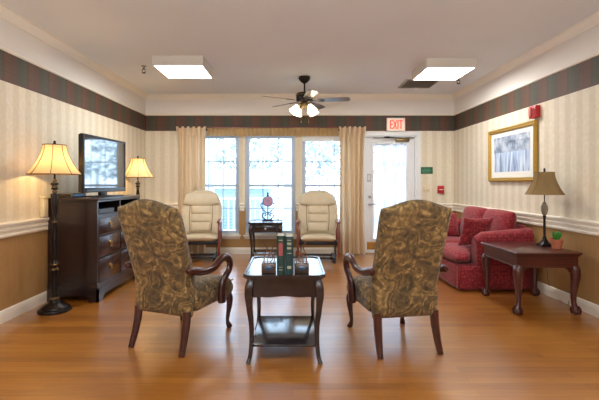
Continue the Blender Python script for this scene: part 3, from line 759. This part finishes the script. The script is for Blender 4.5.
# local +y front, +x far end
m = MB(); m.rng(-.72, .72, -.40, .40, .05, .29, .02); obj('base', m, M['sofa'], so)
def skirt(x0, y0, x1, y1, name='skirt'):
    m = MB(); n = 24; dx, dy = x1-x0, y1-y0; ln = math.hypot(dx, dy); nx, ny = dy/ln, -dx/ln
    def fn(u, v):
        pl = math.exp(-((u-.04)/.02)**2)+math.exp(-((u-.96)/.02)**2)
        o = .014*(v)-.016*pl*v+.002*math.sin(u*30)*v
        return (x0+dx*u+nx*o, y0+dy*u+ny*o, .285-.27*v)
    m.grid(fn, 60, 6); return m
S = .795
obj('skirt', skirt(S, .425, -S, .425).grid(lambda u, v: (-S-.012*v, .425-.86*u, .285-.27*v), 6, 6).grid(lambda u, v: (S+.012*v, .425-.86*u, .285-.27*v), 6, 6), M['sofa'], so, solid=.008)
for s in (-1, 1):
    # arm: rounded top that rises toward the back
    def A(u, v, s=s):
        y = -.43+(v+1)/2*.72; zt = .70-.06*((v+1)/2)
        return None
    m = MB()
    rows = []
    for j in range(15):
        v = j/14; y = -.43+.65*v; zt = .715-.055*v-.05*max(0, v-.86)/.14
        k = 1-.25*max(0, v-.9)/.1
        pts = []
        for t in range(13):
            a = PI*t/12; pts.append((s*.715+.088*k*math.cos(a), zt-.08+.08*math.sin(a)))
        prof = [(s*.715+.078, .26)]+pts+[(s*.715-.078, .26)]
        rows.append([m.bm.verts.new((x, y, z)) for x, z in prof])
    n = len(rows[0])
    for a_, b_ in zip(rows, rows[1:]):
        for k in range(n): m.bm.faces.new((a_[k], a_[(k+1) % n], b_[(k+1) % n], b_[k]))
    m.bm.faces.new(rows[0]); m.bm.faces.new(rows[-1][::-1])
    obj('armrest', m, M['sofa'], so, ang=50)
def Bf(u, v):
    vv = (v+1)/2; return (u*.70, -.345-.04*vv, .28+vv*.46), (0, 1, .08)
obj('back_frame', MB().pad(Bf, .065, 16, 10, 14, 8), M['sofa'], so, ang=60)
for s in (-1, 1):
    def Sc(u, v, s=s):
        y = -.24+(v+1)/2*.69+.03*(1-u*u)*max(0, v)
        x = s*.315+u*.308
        if v > .42 and u*s > 0: x += s*.16*min(1, (v-.42)/.10)*abs(u)**2
        return (x, y, .365+.015*(1-u*u)*(1-v*v)), (0, 0, 1)
    obj('seat_cushion', MB().pad(Sc, .082, 16, 18, 7, 7), M['sofa'], so, ang=60)
    def Bc(u, v, s=s):
        vv = (v+1)/2
        return (s*.318-.035+u*.312, -.195-.085*vv, .45+vv*.455-.012*u*u), (0, .98, .18)
    obj('back_cushion', MB().pad(Bc, lambda u, v: .085+.02*(1-u*u)*(1-v*v), 16, 14, 7, 6), M['sofa'], so, ang=60)
for y0, z0 in ((.432, .288),):
    obj('skirt_piping', MB().tube([(-S, y0, z0), (S, y0, z0)], .006, 6), M['sofa_dark'], so)
for sx in (-1, 1): obj('arm_piping', MB().tube([(sx*.715+sx*.086*math.cos(PI*t/12), .223, .52+.086*math.sin(PI*t/12)) for t in range(13)], .005, 6), M['sofa_dark'], so)
def pillow(label, loc, rz, lean, sz):
    m = MB()
    def P(u, v):
        k = 1-.06*(1-abs(u*v)); return (u*sz*(1-.07*(1-v*v)), 0, v*sz*(1-.07*(1-u*u))), (0, 1, 0)
    m.pad(P, .075, 14, 14, 2.4, 2.4)
    rot = Matrix.Translation(Vector(loc)) @ Matrix.Rotation(rz, 4, 'Z') @ Matrix.Rotation(lean, 4, 'X')
    o = obj('throw_pillow', m, M['sofa'], None, ang=70); o.matrix_world = rot
    tag(o, label, 'pillow', 'red throw pillows on the loveseat'); return o
pillow('red throw pillow leaning on the near arm of the loveseat', (2.25, 4.93, .64), math.radians(6), math.radians(22), .19)
pillow('red throw pillow leaning on the far arm of the loveseat', (2.26, 5.92, .625), math.radians(-5), math.radians(-20), .18)

# end table with ball and claw feet
et = thing('end_table', 'mahogany end table with ball and claw feet beside the loveseat', 'table', (2.392, 4.085, 0))
hx, hy, h = .312, .355, .589
obj('table_top', MB().rng(-hx, hx, -hy, hy, h-.024, h, .008, 3).rng(-hx+.015, hx-.015, -hy+.015, hy-.015, h-.038, h-.024), M['mahogany'], et)
m = MB(); ax, ay = hx-.026, hy-.026
m.rng(-ax, ax, -ay, -ay+.02, h-.135, h-.038); m.rng(-ax, ax, ay-.02, ay, h-.135, h-.038); m.rng(-ax, -ax+.02, -ay+.02, ay-.02, h-.135, h-.038); m.rng(ax-.02, ax, -ay+.02, ay-.02, h-.135, h-.038)
m.rng(-ax-.006, ax+.006, -ay-.006, ay+.006, h-.146, h-.135, .003)
obj('apron', m, M['mahogany'], et, smooth=False)
for sx in (-1, 1):
    for sy in (-1, 1):
        X, Y = sx*(hx-.045), sy*(hy-.045)
        q = [(-.008, h-.137), (.002, h-.17), (.005, h-.215), (.0, h-.30), (-.006, h-.40), (-.006, .12), (.0, .075), (.004, .05)]
        pp = smoothpath([(X+sx*d_, Y+sy*d_, z) for d_, z in q], 4)
        lg = obj('leg', MB().tube(pp, interp([.038, .042, .041, .032, .025, .021, .024, .027], len(pp)), 14, power=2.6), M['mahogany'], et)
        fx, fy = X+sx*.006, Y+sy*.006
        m = MB(); m.sphere((fx, fy, .032), .032, (1.05, 1.05, 1)); 
        for k in range(4):
            a = k*PI/2+PI/4; c, s = math.cos(a), math.sin(a)
            m.tube(smoothpath([(fx+c*.016, fy+s*.016, .082), (fx+c*.035, fy+s*.035, .055), (fx+c*.038, fy+s*.038, .03), (fx+c*.03, fy+s*.03, .006)], 3), [.011]*4+[.010]*3+[.008]*2+[.005], 7)
        obj('claw_foot', m, M['mahogany'], lg)
        m = MB()
        for ddx, ddy in ((-sx, 0), (0, -sy)):
            P = [(0, 0), (.075, 0), (.066, -.016), (.045, -.022), (.03, -.045), (.0, -.062)]
            x0, y0 = X+ddx*.02, Y+ddy*.02; zt = h-.146
            tx, ty = (0, .012) if ddx else (.012, 0)
            m.prism(P, lambda a, b: (x0+ddx*a-tx, y0+ddy*a-ty, zt+b), lambda a, b: (x0+ddx*a+tx, y0+ddy*a+ty, zt+b))
        obj('knee_bracket', m, M['mahogany'], lg, smooth=False)

# lamp and plant on the end table
def bell(r0, r1, z0, z1, n=14):
    return [(r0+(r1-r0)*(t/n)**1.0*(.42+.58*(t/n)**1.6) if 0 else r1+(r0-r1)*((1-t/n)**1.75), z0+(z1-z0)*t/n) for t in range(n+1)]
def shade_mesh(r0, r1, z0, z1, n=32):
    m = MB(); P = bell(r0, r1, z0, z1); V = [[m.bm.verts.new((r*math.cos(2*PI*k/n), r*math.sin(2*PI*k/n), z)) for k in range(n)] for r, z in P]
    for a, b in zip(V, V[1:]):
        for k in range(n): m.bm.faces.new((a[k], a[(k+1) % n], b[(k+1) % n], b[k]))
    return m
def shade_trim(r0, r1, z0, z1, ribs):
    m = MB(); P = bell(r0, r1, z0, z1)
    for k in range(ribs):
        a = 2*PI*(k+.5)/ribs; m.tube([((r+.002)*math.cos(a), (r+.002)*math.sin(a), z) for r, z in P], .0032, 5)
    return m
def ring(r, z, t, n=36): return MB().tube([(r*math.cos(2*PI*k/n), r*math.sin(2*PI*k/n), z) for k in range(n)], t, 6, closed=True)
tl = thing('table_lamp', 'dark bronze table lamp with tan bell shade on the mahogany end table', 'table lamp', (2.615, 4.16, h+.0005))
obj('base', MB().lathe([(.062, 0), (.062, .012), (.05, .022), (.034, .034), (.022, .06), (.016, .07)], n=24, sq=.8), M['bronze'], tl)
obj('stem', MB().lathe([(.016, .065), (.02, .08), (.012, .10), (.0115, .28), (.017, .30), (.013, .315)], n=16), M['bronze'], tl)
obj('urn', MB().lathe([(.013, .312), (.024, .33), (.033, .365), (.034, .40), (.026, .425), (.016, .435), (.02, .445), (.012, .455)], n=20), M['stone'], tl)
obj('harp', MB().tube([(0, 0, .45), (0, 0, .77)], .005, 8), M['bronze'], tl)
obj('lamp_shade', shade_mesh(.178, .088, .53, .765), M['tanshade'], tl)
sd = obj('shade_trim', ring(.178, .53, .0035).bm and shade_trim(.178, .088, .53, .765, 8), M['tanshade'], tl)
obj('spider', MB().tube([(-.094, 0, .763), (.094, 0, .763)], .003, 6).tube([(0, -.094, .763), (0, .094, .763)], .003, 6), M['bronze'], tl)
obj('finial', MB().lathe([(.008, .765), (.012, .775), (.008, .785), (.011, .795), (0, .81)], n=12), M['bronze'], tl)
cp = smoothpath([(.02, .05, .008), (.10, .17, .006), (.17, .245, .012), (.19, .255, -.10), (.195, .26, -.35), (.20, .20, -.55), (.19, .05, -.584), (.18, -.10, -.584), (.205, -.06, -.50), (.226, -.05, -.38)], 5)
obj('power_cord', MB().tube(cp, .003, 6), M['blackplastic'], tl)
pp = thing('potted_plant', 'small green succulent in a terracotta pot beside the table lamp', 'plant', (2.625, 3.985, h+.0005))
obj('pot', MB().lathe([(.04, 0), (.052, .065), (.052, .066), (.061, .067), (.063, .092), (.055, .092), (.052, .078), (.0, .078)], n=24), M['terracotta'], pp)
obj('soil', MB().lathe([(.053, .07), (.052, .082), (0, .086)], n=20), M['soil'], pp)
m = MB()
for k in range(9):
    a = k*2.4; t = .25+.75*(k/9); c, s = math.cos(a), math.sin(a); r = .012+.03*t; hgt = .16-.05*t+.02*random.random()
    m.tube(smoothpath([(c*.006, s*.006, .08), (c*r*.9, s*r*.9, .08+hgt*.35), (c*r*1.3, s*r*1.3, .08+hgt*.62)], 3), [(.006, .009), (.009, .014), (.011, .017), (.012, .018), (.010, .015), (.006, .009), (.002, .003)], 8)
obj('leaves', m, M['leaf'], pp)

# floor lamps
def floor_lamp(label, loc):
    e = thing('floor_lamp', label, 'floor lamp', loc, 0, 'dark turned floor lamps with cream shades')
    obj('base', MB().lathe([(.145, 0), (.148, .012), (.141, .028), (.122, .034), (.118, .046), (.10, .058), (.055, .085), (.045, .11), (.048, .12)], n=32), M['bronze'], e)
    obj('pole', MB().lathe([(r*.78, z) for r, z in [(.035, .115), (.040, .14), (.033, .18), (.036, .36), (.044, .38), (.044, .40), (.022, .415), (.03, .44), (.044, .46), (.03, .49), (.02, .50), (.026, .53), (.038, .64), (.036, .72), (.022, .84), (.03, .86), (.03, .875), (.018, .89), (.022, .93), (.036, 1.02), (.034, 1.08), (.02, 1.15), (.012, 1.16), (.012, 1.33)]], n=20), M['bronze'], e)
    for z, r in ((.125, .042), (.405, .036), (.455, .036), (.865, .025), (1.155, .022), (1.205, .026), (1.26, .02)):
        obj('gold_band', MB().lathe([(r*.72, z-.014), (r, z-.006), (r, z+.006), (r*.72, z+.014)], n=20), M['goldband'], e)
    obj('turned_collar', MB().lathe([(.014, 1.17), (.03, 1.178), (.03, 1.192), (.016, 1.20)], n=20).lathe([(.014, 1.215), (.034, 1.223), (.034, 1.24), (.014, 1.25)], n=20), M['bronze'], e)
    sh = obj('lamp_shade', shade_mesh(.232, .100, 1.325, 1.608), M['shade'], e)
    obj('shade_rib', shade_trim(.232, .100, 1.325, 1.608, 8), M['ribs'], sh)
    m = ring(.232, 1.325, .004); n = 36; m.tube([(.100*math.cos(2*PI*k/n), .100*math.sin(2*PI*k/n), 1.608) for k in range(n)], .004, 6, closed=True)
    obj('shade_edge', m, M['ribs'], sh)
    obj('harp', MB().tube([(0, 0, 1.33), (0, 0, 1.62)], .004, 6).tube([(-.098, 0, 1.606), (.098, 0, 1.606)], .0025, 6).tube([(0, -.098, 1.606), (0, .098, 1.606)], .0025, 6), M['bronze'], e)
    obj('finial', MB().lathe([(.008, 1.612), (.016, 1.622), (.010, 1.632), (.014, 1.642), (0, 1.655)], n=12), M['bronze'], e)
    l = bpy.data.lights.new('lamp_bulb', 'POINT'); l.energy = 7.5; l.color = (1, .66, .30); l.shadow_soft_size = .035
    lo = bpy.data.objects.new('lamp_bulb', l); COL.objects.link(lo); lo.parent = e; lo.location = (.0, 0.02, 1.42)
floor_lamp('tall dark floor lamp with cream bell shade, in front of the black chest', (-2.312, 3.88, 0))
floor_lamp('tall dark floor lamp with cream bell shade, in the corner behind the chest', (-2.335, 6.02, 0))

# media chest
mc = thing('media_chest', 'black brown media chest with drawers and open shelf on the left wall', 'chest', (-2.31, 4.72, 0))
fx, bx, hy, h = .27, -.245, .55, 1.085
obj('top', MB().rng(bx-.005, fx+.022, -hy-.02, hy+.02, h-.03, h, .006, 2).rng(bx, fx+.010, -hy-.010, hy+.010, h-.045, h-.03), M['espresso'], mc)
m = MB()
m.rng(bx, fx, -hy, -hy+.025, .12, h-.045); m.rng(bx, fx, hy-.025, hy, .12, h-.045); m.rng(bx, bx+.012, -hy+.025, hy-.025, .12, h-.045)
m.rng(bx+.012, fx, -hy+.025, hy-.025, .885, .905); m.rng(bx+.012, fx, -.013, .013, .905, h-.045); m.rng(bx+.012, fx-.02, -hy+.025, hy-.025, .17, .885)
for z in (.885, .69, .455): m.rng(fx-.02, fx-.002, -hy+.025, hy-.025, z-.02, z)
m.rng(fx-.02, fx-.002, -.015, .015, .17, .865)
obj('carcass', m, M['espresso'], mc, smooth=False)
m = MB(); m.rng(bx, fx+.012, -hy-.012, hy+.012, .125, .185, .008)
for y0, y1 in ((-hy-.016, -hy+.004), (hy-.004, hy+.016)):
    m.prism([(bx, .135), (bx, 0), (bx+.10, 0), (bx+.12, .04), (bx+.17, .06), (fx-.13, .06), (fx-.09, .04), (fx-.08, 0), (fx+.018, 0), (fx+.018, .135)], lambda a, b: (a, y0, b), lambda a, b: (a, y1, b))
m.prism([(-hy-.016, .135), (-hy-.016, 0), (-hy+.09, 0), (-hy+.10, .03), (-hy+.14, .055), (-.06, .062), (0, .05), (.06, .062), (hy-.14, .055), (hy-.10, .03), (hy-.09, 0), (hy+.016, 0), (hy+.016, .135)], lambda a, b: (fx-.004, a, b), lambda a, b: (fx+.018, a, b))
obj('bracket_base', m, M['espresso'], mc, smooth=False)
for z0, z1 in ((.69+.004, .862), (.455+.004, .667), (.19, .432)):
    for y0, y1 in ((-hy+.03, -.018), (.018, hy-.03)):
        dr = obj('drawer', MB().rng(fx-.018, fx+.006, y0, y1, z0, z1, .005), M['drawerface'], mc)
        yc, zc = (y0+y1)/2, (z0+z1)/2+.01
        m = MB(); ry = Matrix.Rotation(PI/2, 4, 'Y')
        m.lathe([(.020, 0), (.020, .003), (.008, .006), (.006, .016), (.010, .020), (0, .024)], n=14, mat=ry, c=(fx+.006, yc, zc+.012))
        m.tube(smoothpath([(fx+.022, yc, zc+.012), (fx+.024, yc-.010, zc-.004), (fx+.023, yc-.013, zc-.022), (fx+.022, yc, zc-.034), (fx+.023, yc+.013, zc-.022), (fx+.024, yc+.010, zc-.004), (fx+.022, yc, zc+.012)], 3), .0035, 6)
        obj('drop_pull', m, M['brass'], dr)
vcr = thing('media_player', 'black media player in the near open shelf of the chest', 'media player', (-2.20, 4.46, .9055))
obj('case', MB().rng(-.13, .13, -.20, .17, 0, .055, .004), M['blackplastic'], vcr)
obj('front_panel', MB().rng(.13, .134, -.195, .165, .006, .05), M['greyplastic'], vcr, smooth=False)
vc2 = thing('cable_box', 'flat grey box in the far open shelf of the chest', 'cable box', (-2.20, 4.98, .9055))
obj('case', MB().rng(-.12, .12, -.17, .17, 0, .045, .004), M['greyplastic'], vc2)
obj('front_panel', MB().rng(.12, .124, -.16, .16, .006, .04), M['blackplastic'], vc2, smooth=False)
stb = thing('set_top_box', 'flat grey set top box on the chest in front of the television', 'set top box', (-2.405, 4.285, h+.0005), math.radians(-8))
obj('case', MB().rng(-.125, .125, -.11, .11, 0, .045, .005), M['greyplastic'], stb)
obj('front_panel', MB().rng(-.115, .115, -.114, -.11, .006, .039), M['blackplastic'], stb, smooth=False)
obj('display', MB().rng(.125, .128, -.08, .08, .010, .036), plain('blue_display', lin(60, 110, 180), .15), stb, smooth=False)

# television
tv = thing('television', 'large flat screen television with black frame on the chest', 'television', (-2.16, 4.575, h+.0005), math.radians(-3.5))
hw, zb, zt = .455, .052, .668
obj('stand_base', MB().rng(-.10, .125, -.22, .22, 0, .014, .006), M['blackplastic'], tv)
obj('stand_neck', MB().rng(-.035, .0, -.07, .07, .013, .12, .004), M['blackplastic'], tv)
bz = MB(); f0, f1 = -.012, .03; t = .026
bz.rng(f0, f1, -hw, -hw+t, zb, zt, .003); bz.rng(f0, f1, hw-t, hw, zb, zt, .003); bz.rng(f0, f1, -hw+t, hw-t, zt-t, zt, .003); bz.rng(f0, f1, -hw+t, hw-t, zb, zb+.052, .003)
obj('bezel', bz, M['blackplastic'], tv)
obj('rear_shell', MB().rng(-.03, -.004, -hw+.006, hw-.006, zb+.006, zt-.006, .004).rng(-.075, -.03, -hw+.10, hw-.10, zb+.06, zt-.10, .015), M['blackplastic'], tv)
k = NT('tv_screen'); k.b.inputs['Base Color'].default_value = lin(20, 30, 40); k.b.inputs['Roughness'].default_value = .05; k.b.inputs['IOR'].default_value = 3.6
obj('screen', MB().rng(-.004, .024, -hw+t, hw-t, zb+.052, zt-t), k.m, tv, smooth=False)
obj('speaker_strip', MB().rng(.03, .032, -hw+.06, hw-.06, zb+.012, zb+.030), M['greyplastic'], tv, smooth=False)

# small box on the left wall
wb = thing('wall_box', 'small beige box on the left wall beside the chest', 'wall box', (L+.0005, 4.10, 1.0))
obj('cover', MB().rng(0, .05, -.035, .04, -.11, .10, .008), M['almond'], wb)
obj('cap', MB().rng(0, .058, -.04, .045, .08, .105, .006), M['almond'], wb)

# ------------------------------------------------------------------ outside
struct('ground_outside', MB().rng(-16, 16, B+T, 32, -1.5, -1.3), M['concrete'], smooth=False)
struct('porch_floor', MB().rng(-4, 4, B+T, B+2.2, -1.3, -.03), M['concrete'], smooth=False)
def porch_post(label, x):
    e = thing('porch_post', label, 'porch post', (x, B+1.9, -.03), 0, 'white porch posts')
    obj('shaft', MB().rng(-.09, .09, -.09, .09, .12, 2.75, .01), M['outwhite'], e)
    obj('plinth', MB().rng(-.12, .12, -.12, .12, 0, .12, .01), M['outwhite'], e)
porch_post('white porch post outside the middle window', -.12)
porch_post('white porch post outside the left window', -1.85)
rl = thing('porch_railing', 'white porch railing outside the windows', 'railing', (0, B+1.9, -.03))
obj('top_rail', MB().rng(-1.72, -.25, -.03, .03, .9, .95).rng(.01, 2.6, -.03, .03, .9, .95), M['outwhite'], rl, smooth=False)
m = MB(); x = -1.68
while x < 2.6:
    if not (-.3 < x < .05): m.rng(x-.015, x+.015, -.015, .015, .13, .9)
    x += .12
m.rng(-1.72, -.25, -.025, .025, .13, .16); m.rng(.01, 2.6, -.025, .025, .08, .12)
obj('balusters', m, M['outwhite'], rl, smooth=False)
hb = thing('neighbouring_house', 'pale sided house seen through the window blinds', 'house', (-3.9, 14.5, -1.3))
m = MB(); z = 0
while z < 2.4: m.box((0, .0, z+.075), (6.0, .05, .15), rot=Matrix.Rotation(.12, 4, 'X')); z += .145
obj('siding', m, M['siding'], hb, smooth=False)
obj('wall', MB().rng(-3, 3, .03, 3, 0, 2.4), M['siding'], hb, smooth=False)
obj('roof', MB().prism([(-.4, 2.35), (1.6, 3.1), (3.4, 2.35)], lambda a, b: (-3.3, a, b), lambda a, b: (3.3, a, b)), M['roofing'], hb, smooth=False)
for x in (-1.9, 1.7):
    wi = obj('window', MB().rng(x-.45, x+.45, -.06, 0, .8, 2.0), M['outwhite'], hb, smooth=False)
    obj('pane', MB().rng(x-.38, x+.38, -.065, -.06, .87, 1.93), plain('house_pane', lin(120, 140, 160), .1), wi, smooth=False)
m = MB()
for k in range(900):
    x = random.uniform(-9, 9); zc = random.uniform(1.5, 3.4); y = random.uniform(18.5, 21)
    r = random.uniform(.06, .17)
    for q in range(3):
        a = random.uniform(0, 6.28); n = Vector((math.cos(a), random.uniform(-.3, .3), math.sin(a))); u = Vector((-n.z, .2, n.x))
        c = Vector((x, y, zc))+Vector((random.uniform(-.2, .2), random.uniform(-.2, .2), random.uniform(-.2, .2)))
        vs = [m.bm.verts.new(c+n*r*ca+u*r*.6*sa) for ca, sa in ((1, 0), (0, .7), (-1, 0), (0, -.7))]; m.bm.faces.new(vs)
for x in (-7, -4.5, -2.2, .3, 2.8, 5.2, 7.6): m.tube([(x, 19.5, -1.3), (x+.1, 19.5, 1.5), (x-.1, 19.6, 3.0)], [.12, .09, .04], 7)
tb = obj('tree_foliage', m, M['foliage'], None, smooth=False); tb['kind'] = 'stuff'; tb['label'] = 'pale trees beyond the porch seen through the blinds'; tb['category'] = 'trees'

# ------------------------------------------------------------------ light
wd = bpy.data.worlds.new('sky'); bpy.context.scene.world = wd; wd.use_nodes = True
bg = wd.node_tree.nodes['Background']
sk = wd.node_tree.nodes.new('ShaderNodeTexSky'); sk.sky_type = 'HOSEK_WILKIE'; sk.turbidity = 6; sk.sun_direction = Vector((.3, -.5, .8)).normalized()
mx = wd.node_tree.nodes.new('ShaderNodeMix'); mx.data_type = 'RGBA'; mx.inputs[0].default_value = .85; mx.inputs[7].default_value = (.64, .82, 1.0, 1)
wd.node_tree.links.new(sk.outputs[0], mx.inputs[6]); wd.node_tree.links.new(mx.outputs[2], bg.inputs[0]); bg.inputs[1].default_value = 8.0
for x0, x1, z0, z1 in ((W1[0], W1[1], *WZ), (W2[0], W2[1], *WZ), (W3[0], W3[1], *WZ), (DR[0], DR[1], .2, 2.0)):
    l = bpy.data.lights.new('window_portal', 'AREA'); l.shape = 'RECTANGLE'; l.size = x1-x0; l.size_y = z1-z0; l.cycles.is_portal = True
    o = bpy.data.objects.new('window_portal', l); COL.objects.link(o); o.location = ((x0+x1)/2, B+T+.02, (z0+z1)/2); o.rotation_euler = (-PI/2, 0, 0)
def area(loc, sx, sy, e, c):
    l = bpy.data.lights.new('room_and_fill_light', 'AREA'); l.shape = 'RECTANGLE'; l.size = sx; l.size_y = sy; l.energy = e; l.color = c
    o = bpy.data.objects.new('room_and_fill_light', l); COL.objects.link(o); o.location = loc; return o
# unseen fill lamps added over the near half, in line with the light boxes
for x in (-1.40, 1.96):
    area((x, 1.2, H-.02), .58, .58, 32, (1, .96, .92))
for x, y in ((-1.40, 5.16), (1.96, 5.25)): area((x, y, H-.135), .58, .58, 30, (1, .98, .94))

# cool fill lamps added at the windowless near wall, behind the viewer
for x in (-1.2, 1.4):
    o = area((x, N+.02, 1.55), 1.6, 1.7, 20, (.78, .89, 1)); o.rotation_euler = (math.radians(100), 0, 0)

# unseen lamp added behind the viewer, aimed up to brighten the ceiling
o = area((0, -.7, 1.75), 1.6, 1.0, 112, (.90, .95, 1)); o.rotation_euler = (math.radians(150), 0, 0)

# ------------------------------------------------------------------ camera
cam = bpy.data.cameras.new('camera'); co = bpy.data.objects.new('camera', cam); COL.objects.link(co)
co.location = (0, 0, 1.24); co.rotation_euler = (PI/2, 0, 0)
cam.sensor_width = 36; cam.lens = 24.04; cam.shift_x = 6.5/599; cam.shift_y = -17/599; cam.clip_start = .05
sc = bpy.context.scene; sc.camera = co
sc.view_settings.view_transform = 'Standard'; sc.view_settings.look = 'None'; sc.view_settings.exposure = 0.0
sc.cycles.sample_clamp_indirect = 6; sc.cycles.max_bounces = 10; sc.cycles.diffuse_bounces = 6; sc.cycles.transparent_max_bounces = 16
sc.cycles.caustics_reflective = False; sc.cycles.caustics_refractive = False
